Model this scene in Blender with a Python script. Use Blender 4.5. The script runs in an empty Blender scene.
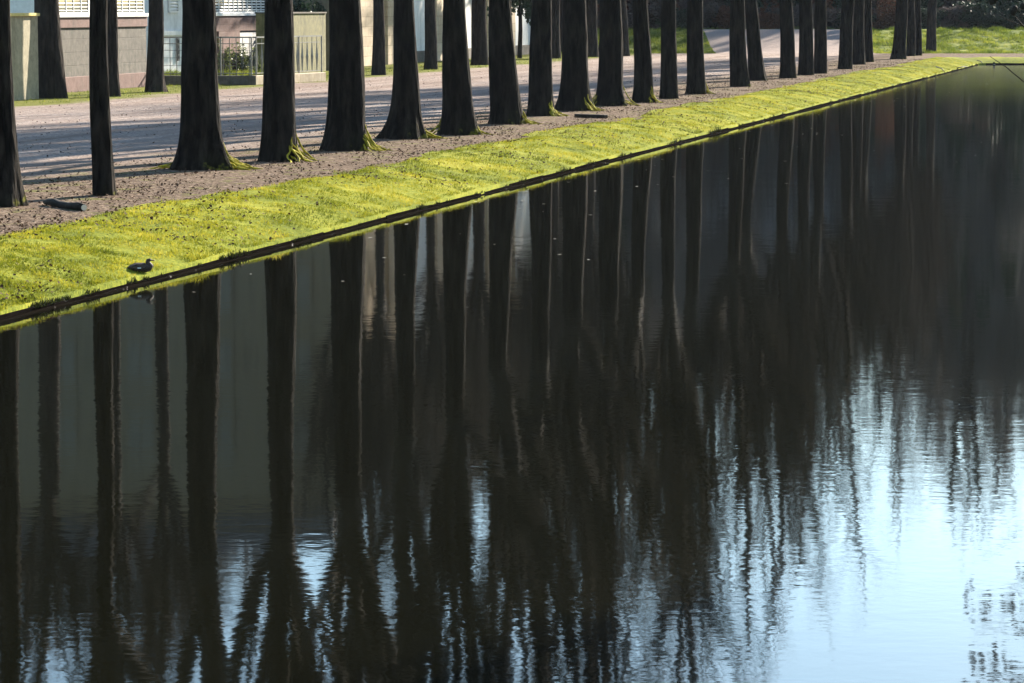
import bpy, bmesh, math, random
import numpy as np
from mathutils import Vector, Matrix, noise as mnoise

random.seed(7); rng = np.random.default_rng(7)
SC = bpy.context.scene
COL = SC.collection
R = math.radians

# ------------------------------------------------------------------ frame of reference
W, H, F = 1024, 683, 3000.0
G = 0.33                      # gravel level above the water (z = 0)
HC = G + 2.7                  # eye height
PITCH = math.atan(334.5 / F)
SUN_AZ, SUN_EL = R(29.0), R(24.5)

def ray(px, py):
    x = (px - W / 2) / F; y = (H / 2 - py) / F
    c, s = math.cos(PITCH), math.sin(PITCH)
    return Vector((x, c + y * s, -s + y * c))

def gp(px, py, z=G):          # the point of the level z seen at a place of the photograph
    d = ray(px, py); t = (z - HC) / d.z
    return Vector((0, 0, HC)) + d * t

def at(px, py, depth):
    d = ray(px, py); return Vector((0, 0, HC)) + d * (depth / d.y)

_r = ray(1200, 7.0); _r.z = 0; _r.normalize()
ROW = Vector((_r.x, _r.y, 0)); LAT = Vector((_r.y, -_r.x, 0))
def rc(s, d, z=0.0): return ROW * s + LAT * d + Vector((0, 0, z))

D_EDGE = (LAT.dot(gp(300, 7 + .2605 * 900, 0.0)))       # water edge, left of the camera (negative)
S_END = ROW.dot(gp(983, 65, 0.0))
Y_END = gp(983, 65, 0.0).y

# ------------------------------------------------------------------ scene, camera, light
SC.render.engine = 'CYCLES'
SC.cycles.use_denoising = True
SC.cycles.max_bounces = 8
SC.cycles.volume_bounces = 0
SC.view_settings.view_transform = 'Standard'
SC.view_settings.look = 'None'
SC.view_settings.exposure = 2.35
SC.view_settings.gamma = 1.0
cam = bpy.data.cameras.new('camera'); co = bpy.data.objects.new('camera', cam); COL.objects.link(co)
co.location = (0, 0, HC); co.rotation_euler = (math.pi / 2 - PITCH, 0, 0)
cam.sensor_width = 36; cam.lens = 36 * F / W; cam.clip_start = .5; cam.clip_end = 6000
SC.camera = co

wd = bpy.data.worlds.new('World'); SC.world = wd; wd.use_nodes = True
nt = wd.node_tree; bg = nt.nodes['Background']
sky = nt.nodes.new('ShaderNodeTexSky'); sky.sky_type = 'NISHITA'; sky.sun_disc = False
sky.sun_elevation = SUN_EL; sky.sun_rotation = SUN_AZ
sky.air_density = 1.0; sky.dust_density = 0.3; sky.ozone_density = 1.3
tint = nt.nodes.new('ShaderNodeMix'); tint.data_type = 'RGBA'; tint.blend_type = 'MULTIPLY'; tint.inputs[0].default_value = 1.0
tint.inputs[7].default_value = (.90, 1.0, 1.0, 1); nt.links.new(sky.outputs[0], tint.inputs[6])
nt.links.new(tint.outputs[2], bg.inputs[0]); bg.inputs[1].default_value = 0.078
sl = bpy.data.lights.new('sun', 'SUN'); so = bpy.data.objects.new('sun', sl); COL.objects.link(so)
sl.energy = 5.0; sl.angle = R(.53); sl.color = (1.0, .90, .76)
sd = Vector((math.sin(SUN_AZ) * math.cos(SUN_EL), math.cos(SUN_AZ) * math.cos(SUN_EL), math.sin(SUN_EL)))
so.rotation_euler = sd.to_track_quat('Z', 'Y').to_euler(); so.location = (20, 0, 60)

# ------------------------------------------------------------------ materials
class NT:
    def __init__(s, name):
        s.m = bpy.data.materials.new(name); s.m.use_nodes = True
        s.t = s.m.node_tree; s.b = s.t.nodes['Principled BSDF']; s.out = s.t.nodes['Material Output']
        s.obj = None
    def n(s, typ, **kw):
        nd = s.t.nodes.new(typ)
        for k, v in kw.items():
            if k.startswith('i_'):
                key = k[2:]; key = int(key) if key.isdigit() else key.replace('_', ' ')
                nd.inputs[key].default_value = v
            else: setattr(nd, k, v)
        return nd
    def l(s, a, b): s.t.links.new(a, b)
    def coord(s, kind='Object'):
        if s.obj is None: s.obj = s.n('ShaderNodeTexCoord')
        return s.obj.outputs[kind]
    def world(s):
        return s.n('ShaderNodeNewGeometry').outputs['Position']
    def mapped(s, src, scale, rot=(0, 0, 0)):
        mp = s.n('ShaderNodeMapping'); mp.inputs['Scale'].default_value = scale; mp.inputs['Rotation'].default_value = rot
        s.l(src, mp.inputs[0]); return mp.outputs[0]
    def noise(s, src, scale, detail=4, rough=.55):
        nd = s.n('ShaderNodeTexNoise'); nd.inputs['Scale'].default_value = scale
        nd.inputs['Detail'].default_value = detail; nd.inputs['Roughness'].default_value = rough
        s.l(src, nd.inputs['Vector']); return nd.outputs['Fac']
    def ramp(s, src, stops):
        nd = s.n('ShaderNodeValToRGB'); e = nd.color_ramp.elements
        while len(e) < len(stops): e.new(.5)
        for el, (p, c) in zip(e, stops):
            el.position = p; el.color = (*c, 1) if len(c) == 3 else c
        s.l(src, nd.inputs[0]); return nd.outputs[0]
    def mix(s, fac, a, b):
        nd = s.n('ShaderNodeMix', data_type='RGBA')
        for v, k in ((fac, 0), (a, 6), (b, 7)):
            if hasattr(v, 'is_output'): s.l(v, nd.inputs[k])
            else: nd.inputs[k].default_value = v if k == 0 else (*v, 1)
        return nd.outputs[2]
    def math(s, op, a, b=0.0, clamp=False):
        nd = s.n('ShaderNodeMath', operation=op, use_clamp=clamp)
        for i, v in enumerate((a, b)):
            if hasattr(v, 'is_output'): s.l(v, nd.inputs[i])
            else: nd.inputs[i].default_value = v
        return nd.outputs[0]
    def sep(s, src):
        nd = s.n('ShaderNodeSeparateXYZ'); s.l(src, nd.inputs[0]); return nd.outputs
    def bump(s, h, strength, dist):
        nd = s.n('ShaderNodeBump'); nd.inputs['Strength'].default_value = strength; nd.inputs['Distance'].default_value = dist
        s.l(h, nd.inputs['Height']); s.l(nd.outputs[0], s.b.inputs['Normal']); return nd
    def col(s, c):
        if hasattr(c, 'is_output'): s.l(c, s.b.inputs['Base Color'])
        else: s.b.inputs['Base Color'].default_value = (*c, 1)
    def rough(s, v): s.b.inputs['Roughness'].default_value = v
    def spec(s, v): s.b.inputs['Specular IOR Level'].default_value = v

def mat_noise(name, c1, c2, scale=3.0, rough=.85, bump=.3, bdist=.01, bscale=None, spec=.1, stretch=(1, 1, 1), kind='Object'):
    k = NT(name); v = k.mapped(k.coord(kind), stretch)
    n1 = k.noise(v, scale, 5)
    k.col(k.ramp(n1, [(.3, c1), (.7, c2)])); k.rough(rough); k.spec(spec)
    if bump: k.bump(k.noise(v, bscale or scale * 6, 4), bump, bdist)
    return k.m

def mat_bark(name, c1, c2, moss=True):
    k = NT(name); o = k.coord('Object')
    v = k.mapped(o, (1, 1, .22))
    vo = k.n('ShaderNodeTexVoronoi'); vo.inputs['Scale'].default_value = 13; k.l(v, vo.inputs['Vector'])
    n1 = k.noise(v, 9, 6, .65); n2 = k.noise(o, 1.6, 3)
    c = k.ramp(n1, [(.42, c1), (.68, c2)])
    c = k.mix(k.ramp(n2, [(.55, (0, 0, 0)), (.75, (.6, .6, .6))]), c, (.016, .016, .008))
    if moss:
        xyz = k.sep(o)
        low = k.math('SUBTRACT', 1.0, k.math('MULTIPLY', xyz[2], .95))
        side = k.math('ADD', k.math('MULTIPLY', xyz[0], 1.2), -.45)
        mfac = k.math('ADD', k.math('ADD', low, side), k.math('MULTIPLY', k.math('SUBTRACT', k.noise(o, 7, 4), .5), 2.6))
        mfac = k.math('MULTIPLY', k.math('SUBTRACT', mfac, .95), 3.0, clamp=True)
        c = k.mix(mfac, c, (.09, .085, .012))
    k.col(c); k.rough(1.0); k.spec(.03)
    h = k.math('ADD', k.math('MULTIPLY', vo.outputs['Distance'], 1.2), n1)
    k.bump(h, 1.0, .06)
    return k.m

M = {}
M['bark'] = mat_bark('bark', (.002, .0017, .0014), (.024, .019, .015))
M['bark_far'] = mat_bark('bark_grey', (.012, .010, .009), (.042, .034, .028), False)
M['twig'] = mat_noise('twig_bark', (.010, .008, .006), (.026, .021, .016), 5, .9, 0)

def leafy(name, stops, scale=1.5, transl=.35, rough=.7, kind='Object', fine=40):
    k = NT(name); o = k.coord(kind)
    n = k.noise(o, scale, 3); n2 = k.noise(o, fine, 1)
    f = k.math('ADD', k.math('ADD', k.math('MULTIPLY', n, .45), k.math('MULTIPLY', n2, .3)), k.math('MULTIPLY', k.noise(o, scale * .22, 3), .25))
    c = k.ramp(f, stops); k.col(c); k.rough(rough); k.spec(.03)
    tr = k.n('ShaderNodeBsdfTranslucent'); k.l(c, tr.inputs[0])
    ms = k.n('ShaderNodeMixShader'); ms.inputs[0].default_value = transl
    k.l(k.b.outputs[0], ms.inputs[1]); k.l(tr.outputs[0], ms.inputs[2]); k.l(ms.outputs[0], k.out.inputs[0])
    return k.m
M['blade'] = leafy('grass_blade', [(.36, (.022, .032, .006)), (.46, (.075, .09, .007)), (.55, (.185, .175, .013)), (.67, (.35, .285, .05))], 1.6, .5, .7, 'Object', 25)
M['lawnblade'] = leafy('lawn_blade', [(.36, (.018, .034, .008)), (.5, (.085, .115, .014)), (.64, (.26, .26, .04))], .8, .45)
M['moss'] = leafy('root_moss', [(.36, (.06, .05, .008)), (.62, (.42, .35, .03))], 12, .15)
M['leaf_brown'] = leafy('dead_leaf', [(.3, (.012, .008, .006)), (.55, (.05, .027, .016)), (.72, (.20, .14, .10))], 3, .1, .8, 'Object', 90)
M['leaf_red'] = leafy('beech_leaf', [(.3, (.05, .022, .014)), (.7, (.16, .075, .045))], 1, .3)
M['leaf_dark'] = leafy('evergreen_leaf', [(.3, (.010, .020, .012)), (.7, (.035, .055, .030))], 1.2, .15, .45)
M['leaf_ivy'] = leafy('shrub_leaf', [(.36, (.03, .045, .015)), (.64, (.17, .19, .08))], 2, .35, .35)
M['leaf_hedge'] = leafy('thicket_leaf', [(.3, (.035, .03, .028)), (.7, (.11, .085, .075))], .8, .3)

# ground: gravel, bare litter strip under the trees, grass beyond the second row
k = NT('ground'); p = k.world()
dn = k.n('ShaderNodeVectorMath', operation='DOT_PRODUCT'); k.l(p, dn.inputs[0]); dn.inputs[1].default_value = LAT
d = dn.outputs['Value']
wob = k.math('MULTIPLY', k.math('SUBTRACT', k.noise(p, .35, 4), .5), 3.0)
dw = k.math('ADD', d, wob)
gcol = k.ramp(k.noise(p, 11, 5, .75), [(.34, (.085, .066, .057)), (.5, (.275, .226, .20)), (.66, (.49, .42, .38))])
cb = k.n('ShaderNodeCombineXYZ'); k.l(k.math('MULTIPLY', d, 1.1), cb.inputs[0])
ds = k.n('ShaderNodeVectorMath', operation='DOT_PRODUCT'); k.l(p, ds.inputs[0]); ds.inputs[1].default_value = ROW
k.l(k.math('MULTIPLY', ds.outputs['Value'], .035), cb.inputs[1])
gcol = k.mix(k.ramp(k.noise(cb.outputs[0], 1.0, 4, .6), [(.42, (0, 0, 0)), (.62, (.75, .75, .75))]), gcol, (.165, .122, .10))
gcol = k.mix(k.ramp(k.noise(p, 1.3, 4), [(.35, (0, 0, 0)), (.7, (.5, .5, .5))]), gcol, (.22, .165, .135))
soil = k.ramp(k.noise(p, 13, 5, .75), [(.36, (.03, .019, .013)), (.5, (.10, .07, .05)), (.64, (.27, .205, .155))])
soil = k.mix(k.ramp(k.noise(p, 2.2, 3), [(.56, (0, 0, 0)), (.68, (.6, .6, .6))]), soil, (.11, .12, .025))
def step(lo, hi):
    mr = k.n('ShaderNodeMapRange'); mr.inputs['From Min'].default_value = lo; mr.inputs['From Max'].default_value = hi
    k.l(dw, mr.inputs['Value']); return mr.outputs[0]
c = k.mix(step(-19.3, -17.2), gcol, soil)
grs = k.ramp(k.noise(p, 6, 4), [(.3, (.05, .06, .015)), (.5, (.12, .13, .025)), (.7, (.20, .19, .08))])
c = k.mix(step(-30.6, -31.6), c, grs)
dy = k.sep(p)[1]
k.col(c); k.rough(1); k.spec(.02)
k.bump(k.math('ADD', k.noise(p, 16, 4, .7), k.math('MULTIPLY', k.noise(p, 3.0, 3), 1.6)), 1.0, .09)
M['ground'] = k.m

k = NT('gravel'); p = k.world()
gcol = k.ramp(k.noise(p, 20, 3, .7), [(.3, (.13, .10, .085)), (.55, (.26, .21, .185)), (.75, (.38, .32, .285))])
k.col(gcol); k.rough(1); k.spec(.02); k.bump(k.noise(p, 14, 3), .8, .04); M['gravel'] = k.m

k = NT('bank_moss'); p = k.coord('Object')
c = k.ramp(k.math('ADD', k.math('MULTIPLY', k.noise(p, .6, 4), .55), k.math('MULTIPLY', k.noise(p, 14, 4), .45)),
           [(.33, (.05, .07, .012)), (.5, (.15, .165, .02)), (.66, (.26, .24, .03))])
k.col(c); k.rough(1); k.spec(.02); k.bump(k.noise(p, 30, 4), 1.0, .03); M['bank'] = k.m
k = NT('lawn'); p = k.coord('Object')
c = k.ramp(k.noise(p, 1.4, 5), [(.33, (.03, .05, .012)), (.52, (.10, .125, .02)), (.68, (.20, .20, .05))])
k.col(c); k.rough(1); k.spec(.02); k.bump(k.noise(p, 3, 4), 1.0, .15); M['lawn'] = k.m

k = NT('water'); p = k.world()
k.col((.0032, .0033, .0018)); k.rough(.03); k.b.inputs['IOR'].default_value = 1.333
mr = k.n('ShaderNodeMapRange'); mr.inputs['From Min'].default_value = 95; mr.inputs['From Max'].default_value = 155
mr.inputs['To Min'].default_value = .03; mr.inputs['To Max'].default_value = .13
k.l(k.math('ADD', k.sep(p)[1], k.math('MULTIPLY', k.noise(p, .07, 3), 30)), mr.inputs['Value']); k.l(mr.outputs[0], k.b.inputs['Roughness'])
pm = k.mapped(p, (.8, 1.0, 1.0))
h1 = k.noise(pm, 2.2, 2, .5); h2 = k.noise(pm, 9.0, 2, .5); h3 = k.noise(pm, .5, 2, .5)
calm = k.ramp(k.noise(k.mapped(p, (.05, .16, 1)), 1.0, 3), [(.38, (.45, .45, .45)), (.62, (1, 1, 1))])
hh = k.math('ADD', k.math('ADD', k.math('MULTIPLY', h1, .0011), k.math('MULTIPLY', h2, .0007)), k.math('MULTIPLY', h3, .0025))
hh = k.math('MULTIPLY', hh, calm)
k.bump(hh, 1.0, 1.0); M['water'] = k.m

M['wood_wet'] = mat_noise('wet_wood', (.003, .0026, .002), (.010, .008, .007), 6, 1.0, .8, .012, 18, .0)
M['wood_old'] = mat_noise('old_wood', (.006, .005, .004), (.022, .017, .013), 8, .8, .5, .01, 20)
M['wood_pale'] = mat_noise('cut_wood', (.45, .36, .26), (.6, .5, .38), 12, .8, .2, .005)
def mat_wall(name, c1, c2, brick=None, stain=(.05, .045, .035), stain_amt=.6, mortar=.75):
    k = NT(name); o = k.coord('UV'); q = k.coord('Object')
    c = k.ramp(k.noise(q, 5, 6, .7), [(.3, c1), (.7, c2)])
    st = k.noise(k.mapped(q, (1, 1, .18)), 2.6, 5, .65)
    c = k.mix(k.ramp(st, [(.5, (0, 0, 0)), (.74, (stain_amt,) * 3)]), c, stain)
    h = k.noise(q, 30, 4)
    if brick:
        b = k.n('ShaderNodeTexBrick'); b.inputs['Scale'].default_value = 1.0
        b.inputs['Brick Width'].default_value = brick[0]; b.inputs['Row Height'].default_value = brick[1]
        b.inputs['Mortar Size'].default_value = .014; b.inputs['Mortar Smooth'].default_value = .3
        b.inputs['Color1'].default_value = (1, 1, 1, 1); b.inputs['Color2'].default_value = (.72, .72, .72, 1); b.inputs['Mortar'].default_value = (.4, .38, .36, 1)
        k.l(o, b.inputs['Vector'])
        mx = k.n('ShaderNodeMix', data_type='RGBA', blend_type='MULTIPLY'); mx.inputs[0].default_value = mortar
        k.l(c, mx.inputs[6]); k.l(b.outputs['Color'], mx.inputs[7]); c = mx.outputs[2]
        h = k.math('SUBTRACT', h, k.math('MULTIPLY', b.outputs['Fac'], 1.5))
    k.col(c); k.rough(.9); k.spec(.2); k.bump(h, .5, .015); return k.m
M['stucco'] = mat_wall('grey_stucco', (.115, .098, .066), (.17, .145, .10), stain_amt=.5)
M['shutter'] = mat_noise('faded_shutter', (.11, .105, .085), (.17, .16, .13), 5, .8, .2)
M['stone_grey'] = mat_wall('grey_stone', (.05, .044, .036), (.14, .123, .10), (.62, .42), stain_amt=.8, mortar=.45)
M['sandstone'] = mat_wall('red_sandstone', (.095, .052, .043), (.18, .105, .09), (1.1, .5), stain_amt=.6, mortar=.4)
M['stone_sand'] = mat_wall('sand_stone', (.38, .29, .19), (.52, .42, .30), (.9, .45), stain_amt=.3)
M['cream'] = mat_wall('cream_plaster', (.18, .155, .10), (.32, .28, .19), stain=(.09, .075, .035), stain_amt=.85)
M['plaster'] = mat_wall('pale_plaster', (.46, .46, .45), (.60, .60, .59), stain_amt=.3)
M['mossy'] = mat_wall('mossy_plaster', (.07, .066, .028), (.19, .17, .075), stain=(.03, .034, .014), stain_amt=.95)
M['white'] = mat_noise('white_paint', (.52, .51, .49), (.64, .63, .61), 4, .55, .1, .004)
M['yellow'] = mat_noise('lichen_coping', (.42, .33, .08), (.5, .42, .2), 6, .9)
M['iron'] = mat_noise('iron', (.02, .02, .022), (.05, .05, .05), 9, .5, .1, .003, spec=.5)
M['iron_pale'] = mat_noise('pale_iron', (.12, .11, .09), (.22, .21, .185), 9, .5, .1, .003, spec=.5)
M['roof'] = mat_noise('slate', (.05, .05, .055), (.10, .10, .11), 4, .7)
k = NT('glass_pane'); k.col((.03, .045, .06)); k.rough(.06); k.spec(.6); M['glass'] = k.m

# ------------------------------------------------------------------ mesh helpers
def link(name, me, mats, parent=None):
    o = bpy.data.objects.new(name, me); COL.objects.link(o)
    for m in (mats if isinstance(mats, (list, tuple)) else [mats]):
        if m.name not in [x.name for x in me.materials if x]: me.materials.append(m)
    if parent: o.parent = parent
    return o
def from_np(name, V, Fc):                       # V (n,3); Fc (m,k) of one size
    me = bpy.data.meshes.new(name); V = np.asarray(V, np.float32); Fc = np.asarray(Fc, np.int32)
    n, kk = Fc.shape
    me.vertices.add(len(V)); me.vertices.foreach_set('co', V.ravel())
    me.loops.add(n * kk); me.loops.foreach_set('vertex_index', Fc.ravel())
    me.polygons.add(n); me.polygons.foreach_set('loop_start', np.arange(0, n * kk, kk, dtype=np.int32))
    me.polygons.foreach_set('loop_total', np.full(n, kk, np.int32))
    me.update(calc_edges=True); me.validate(); return me
def smooth(me): me.polygons.foreach_set('use_smooth', np.ones(len(me.polygons), bool))
def tag(o, label=None, cat=None, group=None, kind=None):
    if label: o['label'] = label
    if cat: o['category'] = cat
    if group: o['group'] = group
    if kind: o['kind'] = kind
    return o
def empty(name, loc, rz=0.0):
    o = bpy.data.objects.new(name, None); COL.objects.link(o); o.location = loc; o.rotation_euler = (0, 0, rz)
    o.empty_display_size = .2; return o

class MB:                                        # bmesh collector
    def __init__(s): s.bm = bmesh.new()
    def box(s, c, size, rz=0.0, rot=None):
        m = Matrix.Translation(c) @ (rot.to_4x4() if rot else Matrix.Rotation(rz, 4, 'Z')) @ Matrix.Diagonal((*size, 1))
        bmesh.ops.create_cube(s.bm, size=1.0, matrix=m); return s
    def seg(s, a, b, w, h=None):                 # square bar from a to b
        a, b = Vector(a), Vector(b); d = b - a; L = d.length
        q = d.to_track_quat('Y', 'Z')
        return s.box((a + b) / 2, (w, L, h or w), rot=q.to_matrix())
    def tube(s, pts, rad, n=8, cap=True):
        rings = []
        pts = [Vector(p) for p in pts]
        for i, p in enumerate(pts):
            t = (pts[min(i + 1, len(pts) - 1)] - pts[max(i - 1, 0)]).normalized()
            u = t.orthogonal().normalized() if i == 0 else (rings_u - t * rings_u.dot(t)).normalized()
            rings_u = u; v = t.cross(u); r = rad[i] if hasattr(rad, '__len__') else rad
            rings.append([s.bm.verts.new(p + (u * math.cos(2 * math.pi * j / n) + v * math.sin(2 * math.pi * j / n)) * r) for j in range(n)])
        for a, b in zip(rings, rings[1:]):
            for j in range(n): s.bm.faces.new((a[j], a[(j + 1) % n], b[(j + 1) % n], b[j]))
        if cap:
            s.bm.faces.new(rings[0][::-1]); s.bm.faces.new(rings[-1])
        return s
    def build(s, name, mat, parent=None, smooth_=False, bevel=0.0):
        bm = s.bm
        bmesh.ops.recalc_face_normals(bm, faces=bm.faces)
        if bevel: bmesh.ops.bevel(bm, geom=list(bm.edges), offset=bevel, segments=1, affect='EDGES')
        uv = bm.loops.layers.uv.new('UVMap')
        for f in bm.faces:                       # metre-scaled box projection
            n = f.normal
            t = Vector((-n.y, n.x, 0)); t = t.normalized() if t.length > .05 else Vector((1, 0, 0))
            b = n.cross(t)
            for lp in f.loops: lp[uv].uv = (lp.vert.co.dot(t), lp.vert.co.dot(b) if abs(n.z) > .7 else lp.vert.co.z)
            f.smooth = smooth_
        me = bpy.data.meshes.new(name); bm.to_mesh(me); bm.free()
        return link(name, me, mat, parent)

def local(o, p): return Vector(p) - o.location   # for unrotated empties

def fnoise(x, y, z=0.0): return mnoise.noise(Vector((x, y, z)))

# ------------------------------------------------------------------ ground and water
def quad_sheet(name, pts, faces, mat, kind='structure'):
    me = bpy.data.meshes.new(name); me.from_pydata([tuple(p) for p in pts], [], faces)
    return tag(link(name, me, mat), kind=kind)
hA = rc(-30, D_EDGE - 1.85, G); hD = rc(-30, 3.35, G)
hB = rc(S_END + 2.0, D_EDGE - 1.85, G); hB.y = max(hB.y, Y_END + 1.85)
hC = Vector((46, Y_END + 1.85, G))
OUT = 2500
outer = [Vector((-OUT, -OUT, G)), Vector((-OUT, OUT, G)), Vector((OUT, OUT, G)), Vector((OUT, -OUT, G))]
quad_sheet('ground', [hA, hB, hC, hD] + outer, [(0, 1, 5, 4), (1, 2, 6, 5), (2, 3, 7, 6), (3, 0, 4, 7)], M['ground'])
w0 = [rc(-32, D_EDGE - 1.5, 0), rc(S_END + 3, D_EDGE - 1.5, 0), Vector((50, Y_END + 3, 0)), rc(-32, 6, 0)]
quad_sheet('water', w0, [(0, 1, 2, 3)], M['water'])
quad_sheet('pond_bed', [p - Vector((0, 0, .8)) for p in w0], [(0, 1, 2, 3)], M['wood_old'])

def bank_height(u):                              # u = metres back from the water edge
    return float(np.interp(u, [0, .2, .55, 1.1, 1.6, 2.0, 2.45, 3.0], [.088, .140, .22, .295, .355, .368, .325, .235]))
def bank(name, path, du, mat, lump=.078):
    """path: (point, inward direction) pairs along the water edge"""
    us = [-.012, -.02, .05, .2, .4, .6, .8, 1.0, 1.2, 1.4, 1.6, 1.8, 2.0, 2.2, 2.4, 2.6, 2.8, 3.0]
    V, Fc = [], []
    for i, (p, d) in enumerate(path):
        for j, u in enumerate(us):
            q = p + d * (u + (.045 * fnoise(p.x * .7, p.y * .5, 17) + .03 * fnoise(p.x * 2.9, p.y * 1.9, 18) if j < 4 else 0))
            n = fnoise(q.x * 1.1, q.y * .8) * .6 + fnoise(q.x * 3.1, q.y * 2.3, 5) * .4 + fnoise(q.x * .25, q.y * .25, 9) * .8
            z = bank_height(u * du) + n * lump * min(1, u + .25) if j > 0 else -.3
            if u > 1.95: z += fnoise(q.x * .5, q.y * .4, 3) * .055
            V.append((q.x, q.y, z))
    m = len(us)
    for i in range(len(path) - 1):
        for j in range(m - 1): Fc.append((i * m + j, i * m + j + 1, (i + 1) * m + j + 1, (i + 1) * m + j))
    me = from_np(name, V, Fc); smooth(me)
    return tag(link(name, me, mat), kind='structure')
left_path = [(rc(s, D_EDGE), -LAT) for s in np.arange(-25, S_END - 1.5, .3)]
corner = rc(S_END, D_EDGE)
def wig(i): return Vector((0, 0, 0))
# round the far corner
d0, d1 = -LAT, Vector((0, 1, 0))
for t in np.linspace(0, 1, 10)[1:]:
    p = rc(S_END - 1.5, D_EDGE).lerp(corner, min(1, t * 2)) if t < .5 else corner.lerp(corner + Vector((1.5, 0, 0)), t * 2 - 1)
    left_path.append((p, d0.lerp(d1, t).normalized()))
for x in np.arange(1.8, 30, .5): left_path.append((corner + Vector((x, 0, 0)), d1))
bank('grass_bank', left_path, 1.0, M['bank'])
right_path = [(rc(s, 1.5), LAT) for s in np.arange(-25, S_END + 12, .6)]
bank('grass_bank.001', right_path, 1.0, M['bank'])

# grass blades on the bank (nobody could count them)
def blades(name, pts, hts, width, mat, lean=.5):
    n = len(pts); ang = rng.uniform(0, 2 * np.pi, n); w = width * rng.uniform(.6, 1.4, n)
    dx, dy = np.cos(ang) * w, np.sin(ang) * w
    la = rng.uniform(0, 2 * np.pi, n); ll = hts * rng.uniform(0, lean, n)
    V = np.empty((n, 3, 3), np.float32)
    V[:, 0] = pts + np.stack([dx, dy, -0.01 * np.ones(n)], 1)
    V[:, 1] = pts + np.stack([-dx, -dy, -0.01 * np.ones(n)], 1)
    V[:, 2] = pts + np.stack([np.cos(la) * ll, np.sin(la) * ll, hts], 1)
    me = from_np(name, V.reshape(-1, 3), np.arange(n * 3).reshape(n, 3))
    return tag(link(name, me, mat), kind='stuff')
def bank_pts(n, s0, s1, umax=3.35, pw=1.0):
    s = s0 + (s1 - s0) * rng.random(n) ** pw
    u = rng.random(n) * umax
    base = np.outer(s, np.array(ROW)) + np.outer(D_EDGE - u, np.array(LAT))
    zz = np.empty(n)
    for i in range(n):
        x, y = base[i, 0], base[i, 1]
        nn = fnoise(x * 1.1, y * .8) * .6 + fnoise(x * 3.1, y * 2.3, 5) * .4 + fnoise(x * .25, y * .25, 9) * .8
        zz[i] = bank_height(u[i]) + nn * .078 * min(1, u[i] + .25) + (fnoise(x * .5, y * .4, 3) * .055 if u[i] > 1.95 else 0)
    base[:, 2] = zz
    return base, u
P1, u1 = bank_pts(230000, 26, S_END, 2.5, 2.0)
clump = np.array([fnoise(x * 2.2, y * 2.2, 2) + .5 * fnoise(x * 7, y * 7, 4) for x, y, _ in P1])
hts = np.clip(.018 + .040 * (clump + .25), .006, .085) * rng.uniform(.6, 1.3, len(P1))
keep = (u1 < 2.2) | (rng.random(len(P1)) < .4)
blades('grass', P1[keep], hts[keep], .006, M['blade'], 1.0)
# longer tufts hanging over the edge of the bank
P2, u2 = bank_pts(9000, 26, S_END, .1, 1.6)
tc = np.array([fnoise(x * 1.3, y * 1.3, 8) for x, y, _ in P2]); kk = tc > .05
h2 = (.03 + .12 * np.clip(tc - .05, 0, .6)) * rng.uniform(.5, 1.2, len(P2))
blades('edge_grass', P2[kk], h2[kk], .006, M['blade'], .8)

M['blade_dark'] = leafy('dark_blade', [(.3, (.010, .012, .004)), (.7, (.03, .035, .010))], 3, .2)
P4, u4 = bank_pts(9000, 26, S_END, .06, 1.6); tc = np.array([fnoise(x * .9, y * .9, 21) + .5 * fnoise(x * 4, y * 4, 22) for x, y, _ in P4]); kk = tc > .12
P4[:, 2] -= .05; P4 += np.array([*(LAT * .062)])
h4 = (.03 + .14 * np.clip(tc - .1, 0, .7)) * rng.uniform(.4, 1.2, len(P4))
blades('edge_tufts', P4[kk], h4[kk], .008, M['blade_dark'], 1.0)

# fallen leaves: litter under the trees, on the bank and on the water
def leaf_cards(name, pts, size, mat, flat=.6):
    n = len(pts); a = rng.uniform(0, 2 * np.pi, n); sz = size * rng.uniform(.5, 1.4, n)
    tx = np.stack([np.cos(a), np.sin(a), rng.uniform(-flat, flat, n)], 1); ty = np.stack([-np.sin(a), np.cos(a), rng.uniform(-flat, flat, n)], 1) * .6
    V = np.empty((n, 4, 3), np.float32)
    V[:, 0] = pts - tx * sz[:, None]; V[:, 1] = pts - ty * sz[:, None]; V[:, 2] = pts + tx * sz[:, None]; V[:, 3] = pts + ty * sz[:, None]
    me = from_np(name, V.reshape(-1, 3), np.arange(n * 4).reshape(n, 4))
    return link(name, me, mat)
n = 42000
s = 22 + 135 * rng.random(n) ** 1.6; dd = D_EDGE - 2.3 - np.abs(rng.normal(0, 2.6, n)) - (rng.random(n) < .2) * rng.random(n) * 16
pp = np.outer(s, np.array(ROW)) + np.outer(dd, np.array(LAT)); pp[:, 2] = G + .015 + rng.random(n) * .02
pp = pp[np.array([fnoise(a * .6, b * .35, 31) + .5 * fnoise(a * 2, b * 1.2, 32) + rr > -.05 for (a, b, _), rr in zip(pp, rng.uniform(-.35, .35, n))])]
tag(leaf_cards('leaf_litter', pp, .022, M['leaf_brown'], .8), kind='stuff')
P3, u3 = bank_pts(15000, 27, S_END - 5, 2.4, 1.6)
cl = np.array([fnoise(x * .35, y * .35, 12) for x, y, _ in P3]); kk = (cl + rng.uniform(-.55, .55, len(P3))) > .36 - .10 * u3
P3 = P3[kk]; P3[:, 2] += .035
tag(leaf_cards('fallen_leaves', P3, .024, M['leaf_brown'], .7), kind='stuff')
n = 110; s = rng.uniform(30, 130, n); off = np.abs(rng.normal(0, 2.6, n)) + .15
pw_ = np.outer(s, np.array(ROW)) + np.outer(D_EDGE + off, np.array(LAT)); pw_[:, 2] = .004
M['float_leaf'] = mat_noise('floating_leaf', (.25, .22, .18), (.55, .5, .45), 5, .5, 0)
tag(leaf_cards('floating_leaves', pw_, .03, M['float_leaf'], .05), kind='stuff')

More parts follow.
